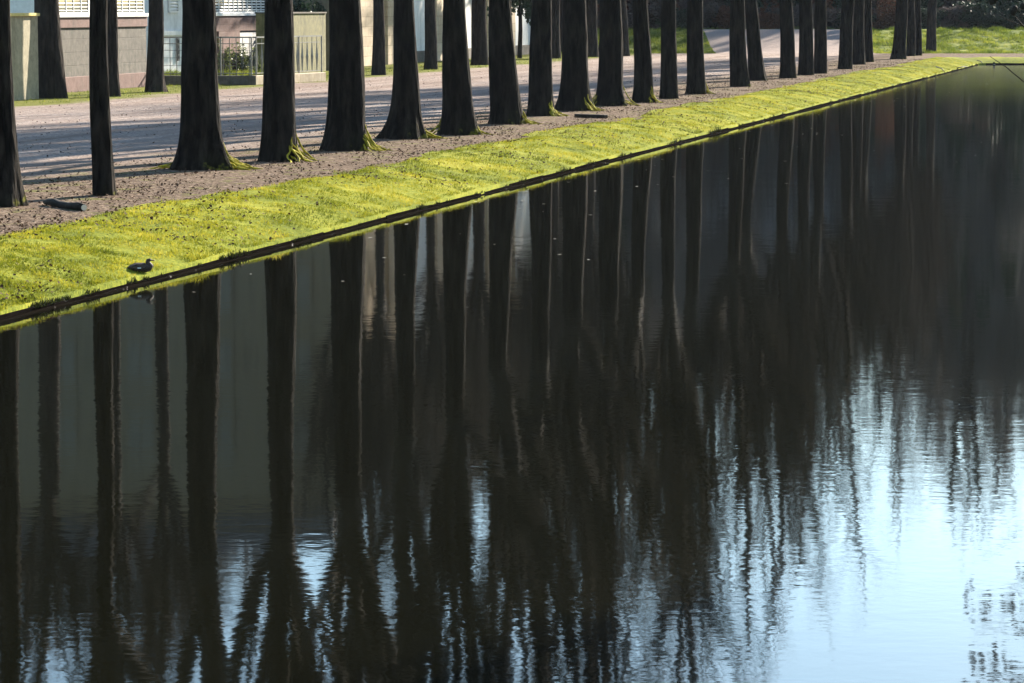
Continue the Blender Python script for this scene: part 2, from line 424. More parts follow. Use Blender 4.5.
# the wooden edging along the water: planks on short stakes
ed = empty('wooden_edging', rc(60, D_EDGE + .03, 0))
tag(ed, 'dark wet plank edging where the mossy grass meets the water', 'edging')
mb = MB()
s_ = -24.0
while s_ < S_END - 1:
    L = 2.2 + random.random() * 1.2; e = min(s_ + L - .015, S_END - .2)
    j = random.uniform(-.006, .008); zt = .05 + random.uniform(-.012, .010)
    a, b = rc(s_, D_EDGE + .045 + j), rc(e, D_EDGE + .045 - j)
    mb.seg(local(ed, a + Vector((0, 0, zt - .12))), local(ed, b + Vector((0, 0, zt - .12 + random.uniform(-.012, .012)))), .022, .24)
    s_ += L
mb.build('plank', M['wood_wet'], ed)
k = NT('wet_glint_edge'); o_ = k.coord(); k.col((.006, .005, .004))
g_ = k.ramp(k.noise(o_, 7, 4, .7), [(.64, (0, 0, 0)), (.72, (.6, .6, .6))])
k.l(k.math('MULTIPLY', g_, .16), k.b.inputs['Specular IOR Level']); k.l(k.math('SUBTRACT', 1.0, k.math('MULTIPLY', g_, .7)), k.b.inputs['Roughness'])
k.bump(k.noise(o_, 45, 3), .5, .006); M['wet_glint_edge'] = k.m
V, Fc = [], []  # extra strip along the planks, added to catch glints
for i, s_ in enumerate(np.arange(-20, S_END - 1.5, .25)):
    zt = .016 + .014 * fnoise(s_ * .8, 7) + .008 * fnoise(s_ * 3.1, 9)
    for (dd_, zz) in ((.058, zt - .06), (.058, zt), (.078 + .008 * fnoise(s_ * 2, 5), zt - .004), (.080, zt - .06)):
        q_ = local(ed, rc(s_, D_EDGE + dd_, zz)); V.append(tuple(q_))
    if i: Fc += [((i - 1) * 4 + j, (i - 1) * 4 + j + 1, i * 4 + j + 1, i * 4 + j) for j in range(3)]
me = from_np('ledge', V, Fc); link('ledge', me, M['wet_glint_edge'], ed)
ed['kind'] = 'thing'
ee = empty('wooden_edging', corner); tag(ee, 'dark plank edging along the far end of the pond', 'edging')
MB().box((15.2, -.03, -.02), (29.5, .04, .22)).build('plank', M['wood_wet'], ee)

# far terrace: grass bank, ramp and top
toe_y = gp(1000, 53.5).y
top_h = HC - (29 - 7) / F * (toe_y + 14)
def terrace(name, x0p, x1p, mat, slope, hh):
    V, Fc = [], []; xs0, xs1 = gp(x0p, 53.5).x, gp(x1p, 53.5).x
    nx = max(4, int((xs1 - xs0) / .5)); prof = np.linspace(0, 1, 16)
    for i in range(nx + 1):
        x = xs0 + (xs1 - xs0) * i / nx
        for j, t in enumerate(prof):
            z = G + (hh - G) * (t * t * (3 - 2 * t)) + (fnoise(x * .9, t * 9) * .06 if 0 < t < 1 else 0) - (.03 if t == 0 else 0)
            V.append((x * (1 + .0 * t), toe_y + slope * t, z))
    m = len(prof)
    for i in range(nx):
        for j in range(m - 1): Fc.append((i * m + j, (i + 1) * m + j, (i + 1) * m + j + 1, i * m + j + 1))
    me = from_np(name, V, Fc); smooth(me); return tag(link(name, me, mat), kind='structure'), np.array(V)
SL = 14.0
_, vr = terrace('lawn_bank', 876, 1500, M['lawn'], SL, top_h)
_, vl = terrace('lawn_bank.001', 300, 716, M['lawn'], SL, top_h)
terrace('gravel_ramp', 716, 876, M['gravel'], SL, top_h - .004)
ty = toe_y + SL
quad_sheet('terrace_top', [(-300, ty, top_h - .01), (300, ty, top_h - .01), (300, ty + 300, top_h + 2), (-300, ty + 300, top_h + 2)], [(0, 1, 2, 3)], M['lawn'])
def lawn_blades(name, x0p, x1p, n):
    x0, x1 = gp(x0p, 53.5).x, gp(x1p, 53.5).x
    x = rng.uniform(x0, x1, n); t = rng.random(n)
    z = G + (top_h - G) * (t * t * (3 - 2 * t)) + .0
    cl = np.array([fnoise(a * 1.1, b * 6, 3) + .6 * fnoise(a * 3, b * 16, 6) for a, b in zip(x, t)])
    P = np.stack([x, toe_y + SL * t, z], 1)
    blades(name, P, np.clip(.05 + .24 * (cl + .25), .02, .42) * rng.uniform(.6, 1.2, n), .02, M['lawnblade'], .8)
lawn_blades('lawn_grass', 876, 1100, 26000); lawn_blades('lawn_grass.001', 560, 716, 14000)
# grass under the second row of trees
n = 9000
s = rng.uniform(80, 190, n); dd = -31.2 - rng.random(n) * 4.5
P = np.outer(s, np.array(ROW)) + np.outer(dd, np.array(LAT)); P[:, 2] = G
kk = np.array([fnoise(a * .5, b * .5, 4) > -.15 for a, b, _ in P])
blades('verge_grass', P[kk], rng.uniform(.03, .10, kk.sum()), .012, M['lawnblade'], .7)

# ------------------------------------------------------------------ trees
def tubes_mesh(name, segs):
    """segs: array (n,8): p0, p1, r0, r1 -> tapering three or five sided tubes"""
    S = np.asarray(segs, np.float64); p0, p1, r0, r1 = S[:, :3], S[:, 3:6], S[:, 6], S[:, 7]
    Vs, Fs = [], []; base = 0
    for big in (True, False):
        mk = (r0 > .03) == big
        if not mk.any(): continue
        a, b, ra, rb = p0[mk], p1[mk], r0[mk], r1[mk]; ns = 6 if big else 3
        t = b - a; t /= np.maximum(np.linalg.norm(t, axis=1, keepdims=True), 1e-6)
        ref = np.where(np.abs(t[:, 2:3]) < .9, np.array([[0, 0, 1.]]), np.array([[1., 0, 0]]))
        u = np.cross(t, ref); u /= np.linalg.norm(u, axis=1, keepdims=True); v = np.cross(t, u)
        m = len(a); V = np.empty((m, 2 * ns, 3))
        for j in range(ns):
            c_, s_ = math.cos(2 * math.pi * j / ns), math.sin(2 * math.pi * j / ns)
            V[:, j] = a + (u * c_ + v * s_) * ra[:, None]; V[:, ns + j] = b + (u * c_ + v * s_) * rb[:, None]
        idx = np.arange(m)[:, None] * 2 * ns + base
        for j in range(ns):
            k2 = (j + 1) % ns; Fs.append(np.concatenate([idx + j, idx + k2, idx + ns + k2, idx + ns + j], 1))
        Vs.append(V.reshape(-1, 3)); base += m * 2 * ns
    me = from_np(name, np.concatenate(Vs), np.concatenate(Fs)); smooth(me); return me

def grow(seed, height, r0, spread=.5, limbs=(3, 5), twig=1.0, up=.35, levels=4, leader=True):
    rd = random.Random(seed); segs = []
    def rv(s): return Vector((rd.uniform(-s, s), rd.uniform(-s, s), rd.uniform(-s, s)))
    def branch(p, d, L, r, lev):
        n = max(2, int(L / (.75 if lev < 2 else .5))); st = L / n
        kids = []
        for i in range(n):
            d = (d + rv(.13 + .05 * lev) + Vector((0, 0, up * (.5 if lev < 3 else .15) * .35))).normalized()
            q = p + d * st; rr = r * (1 - .82 * (i + 1) / n) if lev else r * (1 - .75 * (i + 1) / n)
            segs.append((*p, *q, max(r * (1 - (.82 if lev else .75) * i / n), .004), max(rr, .003)))
            p = q
            if lev < levels and (i > 0 or lev > 0):
                kn = (rd.random() < .9) + (rd.random() < .5 * twig) + (1 if lev >= 2 and rd.random() < .5 * twig else 0)
                for _ in range(kn):
                    ax = d.orthogonal().normalized(); ax.rotate(Matrix.Rotation(rd.uniform(0, 6.283), 3, d))
                    ang = rd.uniform(.45, 1.0) * (spread / .5)
                    kd = (d * math.cos(ang) + ax * math.sin(ang)).normalized()
                    rem = 1 - .6 * (i / n)
                    kids.append((p.copy(), kd, L * rd.uniform(.32, .55) * rem, max(rr, r * .35) * rd.uniform(.4, .62)))
        for kd_ in kids:
            if kd_[2] > .35: branch(*kd_, lev + 1)
    z = Vector((0, 0, 0))
    if leader: branch(z, Vector((0, 0, 1)), height, r0, 0)
    for i in range(rd.randint(*limbs)):
        a = rd.uniform(0, 6.283); e = rd.uniform(.25, .6)
        d = Vector((math.cos(a) * math.sin(e), math.sin(a) * math.sin(e), math.cos(e)))
        branch(z + Vector((0, 0, rd.uniform(-.2, 1.2))), d, height * rd.uniform(.55, .85), r0 * rd.uniform(.5, .72), 1)
    return segs
CROWNS = []
for sd_ in range(5):
    CROWNS.append(tubes_mesh('crown', grow(100 + sd_, 12.5, .2, .27, (5, 8), .58, .8)))
SPARSE = [tubes_mesh('crown', grow(150 + sd_, 13.0, .2, .24, (3, 5), .25, .9)) for sd_ in range(4)]
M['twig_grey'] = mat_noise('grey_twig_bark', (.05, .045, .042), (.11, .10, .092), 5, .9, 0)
TALL = [tubes_mesh('crown', grow(200 + sd_, 14.0, .24, .5, (2, 3), .9)) for sd_ in range(2)]
CROWNS_FAR = []
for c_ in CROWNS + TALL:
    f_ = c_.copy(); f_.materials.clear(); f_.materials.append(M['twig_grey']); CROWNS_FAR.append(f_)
print('crown faces', [len(c.polygons) for c in CROWNS + TALL])

def trunk_mesh(seed, rb, rm, rt, rtop, h_top, lean, flare=1.0, nt_=36):
    """rb: half width at the foot, rm at 1.2 m, rt at 2.7 m; lean: sideways shift of the axis at 2.7 m"""
    rd = random.Random(seed); hs = np.concatenate([np.linspace(-.12, .9, 16), np.linspace(1.05, 3.2, 16), np.linspace(3.6, h_top, 8)])
    nb = rd.choice([4, 5, 6]); ph = [rd.uniform(0, 6.28) for _ in range(nb)]; wt = [rd.uniform(.5, 1.0) for _ in range(nb)]
    V, Fc = [], []
    for i, h in enumerate(hs):
        hc = max(h, 0)
        r = float(np.interp(hc, [0.0, 1.2, 2.7, h_top], [rm * 1.06, rm, rt, rtop]))
        ex = max(rb - rm, 0.02) * math.exp(-hc / .34)
        cx = lean.x * (hc / 2.7) ** (1.0 if hc < 2.7 else .6); cy = lean.y * hc / 2.7
        cx += .015 * math.sin(h * 1.7 + seed); 
        for j in range(nt_):
            t = 2 * math.pi * j / nt_
            but = sum(w * math.exp(-((((t - a + math.pi) % (2 * math.pi)) - math.pi) / .38) ** 2) for a, w in zip(ph, wt))
            rr = r * (1 + .035 * fnoise(math.cos(t) * 3, math.sin(t) * 3, h * .9 + seed * 7) + .02 * fnoise(math.cos(t) * 8, math.sin(t) * 8, h * 2 + seed))
            rr += ex * (.38 + .85 * but)
            rr += r * .05 * but * math.exp(-hc / 1.5)
            V.append((cx + rr * math.cos(t), cy + rr * math.sin(t), h))
    for i in range(len(hs) - 1):
        for j in range(nt_): Fc.append((i * nt_ + j, i * nt_ + (j + 1) % nt_, (i + 1) * nt_ + (j + 1) % nt_, (i + 1) * nt_ + j))
    me = from_np('trunk', V, Fc); smooth(me); return me

def roots(parent, seed, rb, rm, n, reach=1.0):
    rd = random.Random(seed)
    for q in range(n):
        a = rd.uniform(-.95, .5) if rd.random() < .85 else rd.uniform(2.7, 3.6)
        dirv = Vector((math.cos(a), math.sin(a), 0)); side = Vector((-dirv.y, dirv.x, 0))
        m_ = MB()
        for br in range(rd.choice([3, 4, 5])):
            hh = rd.uniform(.10, .42) * (1.5 if br == 0 else 1); ex = rb * rd.uniform(1.15, 1.95) * reach; wv = rd.uniform(-.38, .38)
            pts, rad = [], []
            for t in np.linspace(0, 1, 18):
                rr = rm * .95 + (ex - rm * .95) * t ** 1.25
                pts.append(dirv * rr + side * (wv * t + .03 * math.sin(t * 13 + q + br) + rd.uniform(-.012, .012)) + Vector((0, 0, hh * (1 - t) ** 2.2 + .025 - .05 * t + rd.uniform(-.008, .012))))
                rad.append((.025 - .017 * t) * rd.uniform(.65, 1.35) * (.35 + .65 * math.sin(min(1, .1 + t * 1.6) * 1.57)))
            m_.tube(pts, rad, 6)
        m_.build('root', M['moss'], parent, True)
        # loose moss growing off the root
    return

def avenue_tree(px, py, pt, wt, wm, wb, label, group, n_roots, seed, crown_scale=None, name='lime_tree', fork=5.6, bark='bark', crown=None):
    b = gp(px, py); dep = b.y; k_ = dep / F
    t = empty(name, b); tag(t, label, 'tree', group)
    lean = Vector(((pt - px) * k_, 0.0, 0))
    rb, rm, rt = wb * k_ / 2, wm * k_ / 2, wt * k_ / 2
    rtop = rt * .8
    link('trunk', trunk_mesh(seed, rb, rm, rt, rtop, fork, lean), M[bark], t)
    cm = crown or CROWNS[seed % len(CROWNS)]
    c = link('crown', cm, M['twig'], t)
    c.location = (lean.x * (fork / 2.7) ** .6, 0, fork - .12); c.rotation_euler = (0, 0, seed * 2.4)
    sc = crown_scale or min(1.25, max(.8, rtop / .2)) * random.uniform(.92, 1.06)
    c.scale = (rtop / .2 * .99 if rtop / .2 < 1.4 else 1.3,) * 2 + (sc,)
    c.scale = (sc, sc, sc)
    if n_roots: roots(t, seed * 3 + 1, rb, rm, n_roots + 1, 1.12)
    return t

ROW1 = [  # px, py, top px, width at top, mid, foot, roots, label
 (3, 206, 2, 25, 27, 46, 0, 'thick dark trunk cut by the left edge of the picture, in the waterside row'),
 (103, 195, 101, 17.5, 20, 26, 0, 'thin straight dark trunk standing alone nearer the grass, without a flared foot'),
 (203, 169, 200, 33, 37, 66, 4, 'broad dark trunk with a spread foot and bright mossy root fan, left of the railing'),
 (280, 161, 279.5, 28, 31.5, 43, 1, 'dark trunk in front of the railing, with moss only on its right foot'),
 (347, 150, 346, 31, 36, 52, 4, 'dark trunk right of the railing end, with a tangle of yellow mossy roots'),
 (406, 138.5, 405, 20, 25, 46, 2, 'dark trunk in front of the sand coloured pier, moss on both feet'),
 (457, 134.5, 455, 22, 28, 45, 1, 'very dark trunk before the pale plaster front, one long mossy root to the right'),
 (506, 124, 500, 22, 28, 40, 3, 'dark trunk left of the evergreen, with two mossy roots trailing right'),
 (541, 115.5, 541, 20, 23, 35, 2, 'dark trunk right of the evergreen, bright moss streak down its right foot'),
 (576, 110.5, 574, 23, 25, 34, 2, 'dark trunk directly behind the short dark plank'),
 (611, 105.5, 610, 22, 24, 33, 2, 'brownish dark trunk just right of the short dark plank'),
 (644, 102.5, 640, 15, 17.5, 24, 1, 'slim dark trunk where the far left lawn bank starts to show'),
 (668, 98.5, 668.5, 14.5, 16, 20, 0, 'slim dark trunk standing before the middle of the far left lawn'),
 (696, 94, 694.5, 15.5, 17, 23, 1, 'slim dark trunk before the right half of the far left lawn'),
 (739, 86.5, 736.5, 14.5, 16.5, 20, 0, 'straight dark trunk of the close pair, left one of the two'),
 (758, 80.5, 750, 12.5, 14, 20, 0, 'dark trunk leaning left against its neighbour, right one of the close pair'),
 (789, 78, 785, 13, 14.5, 18, 0, 'dark trunk leaning slightly left, right of the low brown hedge'),
 (806, 75, 805, 13, 14, 15.5, 0, 'reddish dark trunk touching the blackest trunk on its right'),
 (820, 73.5, 820, 11.5, 12.5, 13, 0, 'blackest straight trunk without any flare, touching a reddish one'),
 (844.5, 69, 847, 12.5, 13, 15, 0, 'dark trunk leading the clump of three overlapping trunks, leftmost'),
 (858.5, 64.5, 858, 10.5, 12, 15, 0, 'middle trunk of the clump of three overlapping trunks'),
 (868.5, 62, 866, 9, 10, 12, 0, 'hindmost right trunk of the clump of three overlapping trunks'),
 (899, 59, 901, 12, 12.5, 17, 0, 'flared trunk in the group before the right lawn, leftmost of it'),
 (911, 56, 910, 8, 8.5, 10, 0, 'narrow trunk squeezed in the middle of the group before the right lawn'),
 (918, 55.5, 917, 6.5, 7, 8, 0, 'thin brown trunk at the right of the group before the right lawn'),
]
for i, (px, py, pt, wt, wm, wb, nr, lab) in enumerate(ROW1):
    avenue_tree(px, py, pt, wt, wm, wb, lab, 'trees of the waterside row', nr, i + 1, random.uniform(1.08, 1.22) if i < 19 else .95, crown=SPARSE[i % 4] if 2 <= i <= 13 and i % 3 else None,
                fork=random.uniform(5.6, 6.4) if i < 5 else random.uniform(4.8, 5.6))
avenue_tree(931, 53, 931.5, 9, 9.5, 11, 'single greyish trunk standing at the toe of the far right lawn bank', 'trees at the far end', 0, 77, 1.0, bark='bark_far')

ROW2 = [
 (52, 98, 48, 24, 28, 33, 'trunk in front of the cream garden wall, leaning left'),
 (112, 96.5, 111, 14, 15, 17, 'trunk half hidden behind the thin waterside trunk'),
 (155, 92, 157, 14.5, 16.5, 24, 'flared trunk in front of the end of the stone plinth wall'),
 (378.5, 75, 379, 10.5, 12.5, 15.5, 'trunk standing before the sand coloured stone pier'),
 (431, 69.5, 430.5, 10.5, 12, 14.5, 'trunk before the pale plaster front, right of the stone pier'),
 (479.5, 65, 479, 14, 15.5, 17, 'stout greyish trunk with a sunlit right edge before the plaster front'),
 (554, 58.5, 554, 11.5, 12.5, 14, 'bluish far trunk seen right of the evergreen'),
 (592, 57, 591, 11, 12, 14, 'bluish far trunk seen between the plank trunk and the brownish trunk'),
 (625, 56, 622, 8, 9.5, 12, 'bluish far trunk at the left end of the far lawn bank'),
]
for i, (px, py, pt, wt, wm, wb, lab) in enumerate(ROW2):
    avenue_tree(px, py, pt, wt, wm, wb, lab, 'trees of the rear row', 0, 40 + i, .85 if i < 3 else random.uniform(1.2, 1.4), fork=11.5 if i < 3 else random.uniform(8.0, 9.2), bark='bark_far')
# rear-row trees whose feet are hidden behind the waterside trunks
for j, px in enumerate((346, 456, 505, 541)):
    avenue_tree(px, 7 + .0795 * (1200 - px), px, 11, 12, 14, 'rear row tree hidden behind a waterside trunk, only its crown mirrored in the water', 'trees of the rear row', 0, 60 + j, 1.2, fork=8.5, bark='bark_far')

# woods on the terrace: bare trees with their own trunk and crown
woods_protos = []
def wood_tree(x, y, z, h, seed, label, rad=.22):
    t = empty('bare_tree', (x, y, z)); tag(t, label, 'tree', 'bare trees of the far wood')
    fork = h * .38
    me = WT[seed % len(WT)]
    tr = link('trunk', me, M['bark_far'], t); tr.scale = (1, 1, fork / 6.0)
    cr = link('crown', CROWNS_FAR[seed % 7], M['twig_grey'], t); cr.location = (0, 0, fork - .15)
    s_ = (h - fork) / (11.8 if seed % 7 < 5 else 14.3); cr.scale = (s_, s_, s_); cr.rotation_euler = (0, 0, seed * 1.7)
    return t
WT = [trunk_mesh(300 + q, .34, .24, .22, .17, 6.0, Vector((.05 * q - .05, 0, 0)), nt_=16) for q in range(3)]
tz = lambda y: top_h + 2 * max(0, (y - ty)) / 300
rw = random.Random(5); nW = 0
for layer, (dy_, step_, h0, h1) in enumerate(((14, 26, 7, 10), (24, 22, 11, 14), (36, 18, 16, 19), (48, 16, 22, 26), (62, 15, 26, 30), (80, 16, 29, 34))):
    px = 470 + layer * 9
    while px < 1060:
        y = ty + dy_ + rw.uniform(-3, 3); x = (px + rw.uniform(-9, 9) - 512) / F * y
        hh = rw.uniform(h0, h1)
        if 800 < px < 930: hh *= .9
        where = 'behind the left lawn' if px < 720 else 'above the gravel ramp' if px < 880 else 'behind the right lawn'
        lay = ('front edge', 'second rank', 'middle', 'rear', 'hindmost rank', 'last rank')[layer]
        if px > 890 and layer == 5: hh = rw.uniform(35, 39)
        wood_tree(x, y, tz(y), hh, nW, 'bare grey tree at the %s of the far wood %s' % (lay, where)); nW += 1
        px += step_ * rw.uniform(.8, 1.25)
for layer, (yy, step_, h0, h1) in enumerate(((152, 20, 20, 24), (174, 15, 23, 26), (187, 15, 25, 28), (201, 15, 26, 30))):
    px = 150 + layer * 7
    while px < (300 if layer == 0 else 600):
        y = yy + rw.uniform(-3, 3)
        if not (layer == 1 and px < 320 and px > 1e4):
            wood_tree((px + rw.uniform(-5, 5) - 512) / F * y, y, G, rw.uniform(h0, h1), nW, 'bare tree in the dense wood behind the pale plaster building, seen only mirrored'); nW += 1
        px += step_ * rw.uniform(.8, 1.25)
for q in range(30):
    y = 150 + rw.uniform(-5, 8); px = -90 + q * 11 + rw.uniform(-6, 6)
    wood_tree((px - 512) / F * y, y, G, rw.uniform(25, 34), nW, 'bare tree behind the tall grey palace block, seen only mirrored'); nW += 1
# taller thin ones at the right
for q, px in enumerate((936, 946, 956, 984, 992, 1002, 1012, 1022, 1034, 1044)):
    y = ty + 48 + rw.uniform(-4, 4)
    wood_tree((px - 512) / F * y, y, tz(y), rw.uniform(27, 32), q + 3, 'tall thin bare tree rising above the right part of the far wood')
# the tall forked tree mirrored in the water
y = ty + 45; x = (970 - 512) / F * y
t = empty('forked_tree', (x, y, tz(y))); tag(t, 'tall tree with a bare forked trunk, mirrored alone in the bright water', 'tree')
mb = MB(); mb.tube([(0, 0, -.2), (.05, 0, 6), (-.05, 0, 14), (.05, 0, 22), (0, 0, 26)], [.7, .6, .55, .48, .4], 12); mb.build('trunk', M['bark_far'], t, True)
mb = MB()
for sx, hh in ((-1, 9), (1, 10.5)):
    pts = [Vector((0, 0, 25.6)), Vector((sx * .45, .1, 27.2)), Vector((sx * .85, .1, 29.5)), Vector((sx * .95, 0, 32)), Vector((sx * 1.1, 0, 25.6 + hh))]
    mb.tube(pts, [.33, .28, .22, .15, .05], 8)
mb.build('limb', M['bark_far'], t, True)
for sx in (-1, 1):
    c = link('crown', CROWNS[sx % 3], M['twig'], t); c.location = (sx * .9, 0, 29); c.scale = (.45, .45, .6)

# leafy bushes, hedges and conifers
def leaf_cloud(n, fn, size, seed=0, flat=1.0):
    r_ = np.random.default_rng(seed); P = np.array([fn(r_) for _ in range(n)])
    a = r_.uniform(0, 2 * np.pi, n); tilt = r_.uniform(-1, 1, (n, 3)); t = np.stack([np.cos(a), np.sin(a), r_.uniform(-.8, .8, n)], 1)
    t /= np.linalg.norm(t, axis=1, keepdims=True); b = np.cross(t, tilt); b /= np.maximum(np.linalg.norm(b, axis=1, keepdims=True), 1e-5)
    s_ = (size * r_.uniform(.6, 1.4, n))[:, None]
    V = np.stack([P - t * s_, P - b * s_ * .55, P + t * s_, P + b * s_ * .55], 1)
    return from_np('foliage', V.reshape(-1, 3), np.arange(n * 4).reshape(n, 4))
def blob(r_):                                   # uneven bush of unit radius, clumped
    c = CL[r_.integers(len(CL))]; v = r_.normal(0, 1, 3); v /= np.linalg.norm(v)
    return c[:3] + v * c[3] * r_.random() ** .4
def clumps(seed, n, shape):
    rr = np.random.default_rng(seed); out = []
    for _ in range(n): out.append(shape(rr))
    return np.array(out)
BUSH = []
for q in range(3):
    CL = clumps(q, 26, lambda rr: (lambda a, r, z: (math.cos(a) * r, math.sin(a) * r, z, rr.uniform(.22, .38)))(rr.uniform(0, 6.28), rr.random() ** .5 * .85, rr.uniform(.1, 1.45)))
    BUSH.append(leaf_cloud(3200, blob, .075, q))
CONE = []
for q in range(2):
    def conesh(rr):
        z = rr.random() ** 1.4; a = rr.uniform(0, 6.28); r = (1 - z) * rr.uniform(.45, 1.0)
        return (math.cos(a) * r, math.sin(a) * r, z * 4.0 + .15, .12 + .22 * (1 - z))
    CL = clumps(20 + q, 110, conesh); CONE.append(leaf_cloud(9000, blob, .085, 30 + q))
def bush(x, y, z, rx, h, var, mat, name, label, cat, group, stem=True, rz=0.0, ry=None):
    t = empty(name, (x, y, z)); tag(t, label, cat, group)
    base = BUSH[var % 3]; me = BM.get((var % 3, mat))
    if me is None:
        me = base.copy(); me.materials.clear(); BM[(var % 3, mat)] = me
    o = link('foliage', me, M[mat], t); o.scale = (rx, ry or rx, h / 1.75); o.rotation_euler = (0, 0, rz)
    if stem:
        m_ = MB()
        for q in range(4):
            a = q * 1.6 + var; m_.tube([(0, 0, -.05), (math.cos(a) * rx * .25, math.sin(a) * rx * .25, h * .4), (math.cos(a) * rx * .5, math.sin(a) * rx * .5, h * .8)], [.04, .03, .01], 5)
        m_.build('stem', M['twig'], t, True)
    return t
BM = {}
rb_ = random.Random(11); nB = 0
for lay, (dyy, stp) in enumerate(((3.2, 16), (7.5, 16), (14, 15), (22, 14))):
    px = 560 + lay * 10
    while px < 1050:
        y = ty + dyy + rb_.uniform(-.8, .8); x = (px - 512) / F * y
        mat = rb_.choice(['leaf_hedge', 'leaf_hedge', 'leaf_dark', 'leaf_red']) if px < 900 else rb_.choice(['leaf_dark', 'leaf_dark', 'leaf_dark', 'leaf_hedge'])
        nm = {'leaf_hedge': 'grey brown thin leaved', 'leaf_dark': 'dark evergreen', 'leaf_red': 'russet leaved'}[mat]
        place = 'left lawn' if px < 720 else 'gravel ramp' if px < 880 else 'right lawn'
        bush(x, y, tz(y), rb_.uniform(.9, 1.4) + lay * .3, rb_.uniform(1.2, 1.8) + (0, 1.4, 3.4, 6.0)[lay], nB, mat, 'bush', '%s bush at the wood edge behind the %s' % (nm, place), 'bush', 'undergrowth bushes of the far wood', rz=nB * 1.3)
        nB += 1; px += stp * rb_.uniform(.7, 1.3)
M['leaf_hazed'] = leafy('hazed_thicket', [(.3, (.13, .125, .125)), (.7, (.30, .28, .275))], .8, .15)  # pale grey puts the distant haze into the thicket colour
for q, px in enumerate((676, 694, 712, 730, 747, 764, 782, 800, 818, 836, 856, 874)):
    y = ty + 30 + rb_.uniform(-2, 4)
    bush((px - 512) / F * y, y, tz(y), rb_.uniform(1.5, 2.3), rb_.uniform(9, 13.5), q, 'leaf_hazed', 'thicket', 'tall thicket with haze put into its pale grey colour, behind the gravel ramp', 'thicket', 'haze coloured thickets of the far wood', rz=q * .9)
# clipped russet hedge and tall beech hedge
def hedge(name, x0p, x1p, ydep, h, thick, mat, label, n, size):
    x0, x1 = (x0p - 512) / F * ydep, (x1p - 512) / F * ydep
    t = empty(name, ((x0 + x1) / 2, ydep, tz(ydep))); tag(t, label, 'hedge')
    hw = (x1 - x0) / 2
    def fn(r_):
        f = r_.integers(3); e = r_.normal(0, .04)
        if f == 0: return np.array([r_.uniform(-hw, hw), -thick / 2 + e, r_.uniform(0, h)])
        if f == 1: return np.array([r_.uniform(-hw, hw), r_.uniform(-thick / 2, thick / 2), h + e])
        return np.array([r_.uniform(-hw, hw), r_.uniform(-thick / 2, thick / 2), r_.uniform(0, h)])
    link('foliage', leaf_cloud(n, fn, size, 5), M[mat], t)
    m_ = MB()
    for q in np.arange(-hw + .1, hw, .45): m_.tube([(q, 0, -.05), (q + .05, 0, h * .85)], [.03, .015], 5)
    m_.build('stem', M['twig'], t)
hedge('clipped_hedge', 757, 779, ty + 2.0, .85, .8, 'leaf_red', 'low clipped russet hedge at the top of the gravel ramp', 2600, .05)
hedge('beech_hedge', 874, 896, ty + 2.2, 3.6, .9, 'leaf_red', 'tall russet beech hedge behind the left end of the right lawn', 5000, .06)
for q, px in enumerate((930, 958, 985, 1012, 1040, 905, 610, 575, 640)):
    y = ty + 26 + (q % 3) * 7; x = (px - 512) / F * y
    t = empty('conifer', (x, y, tz(y)))
    tag(t, 'dark dense conifer behind the %s' % ('right lawn' if px > 880 else 'left lawn'), 'conifer', 'dark conifers of the far wood')
    o = link('foliage', CONE[q % 2], M['leaf_dark'], t); hh = rw.uniform(13, 18) + (q % 3) * 2; o.scale = (2.6, 2.6, hh / 4.2); o.rotation_euler = (0, 0, q)
    MB().tube([(0, 0, -.1), (0, 0, hh * .9)], [.25, .03], 8).build('trunk', M['bark_far'], t)

# evergreen tree standing before the plaster building
b = gp(519.5, 58.5); t = empty('evergreen_tree', b); tag(t, 'dark broad evergreen with a thin stem, between two waterside trunks', 'tree')
MB().tube([(0, 0, -.1), (.05, 0, 1.5), (0, 0, 5.5)], [.13, .11, .04], 8).build('trunk', M['bark_far'], t, True)
o = link('foliage', BUSH[1].copy(), M['leaf_dark'], t); o.data.materials.clear(); o.data.materials.append(M['leaf_dark']); o.location = (0.3, 0, 1.65); o.scale = (1.7, 1.7, 3.0)

# ------------------------------------------------------------------ buildings at the left
def wall_line(mb, a, b, z0, z1, t, out=0.0):
    """box standing on the line a-b (world), z0..z1, thickness t going away from the path, front pushed out towards it by out"""
    a, b = Vector((a.x, a.y, 0)), Vector((b.x, b.y, 0)); d = (b - a).normalized(); nrm = Vector((d.y, -d.x, 0))
    c = (a + b) / 2 + nrm * (out - t / 2) ; c.z = (z0 + z1) / 2
    mb.box(c, ((b - a).length, t, z1 - z0), math.atan2(d.y, d.x)); return nrm
def on_line(a, b, t): return a.lerp(b, t)
def kpt(px, kk): return gp(px, 7 + kk * (1200 - px))
def hgt(py, depth): return HC - (py - 7) / F * depth

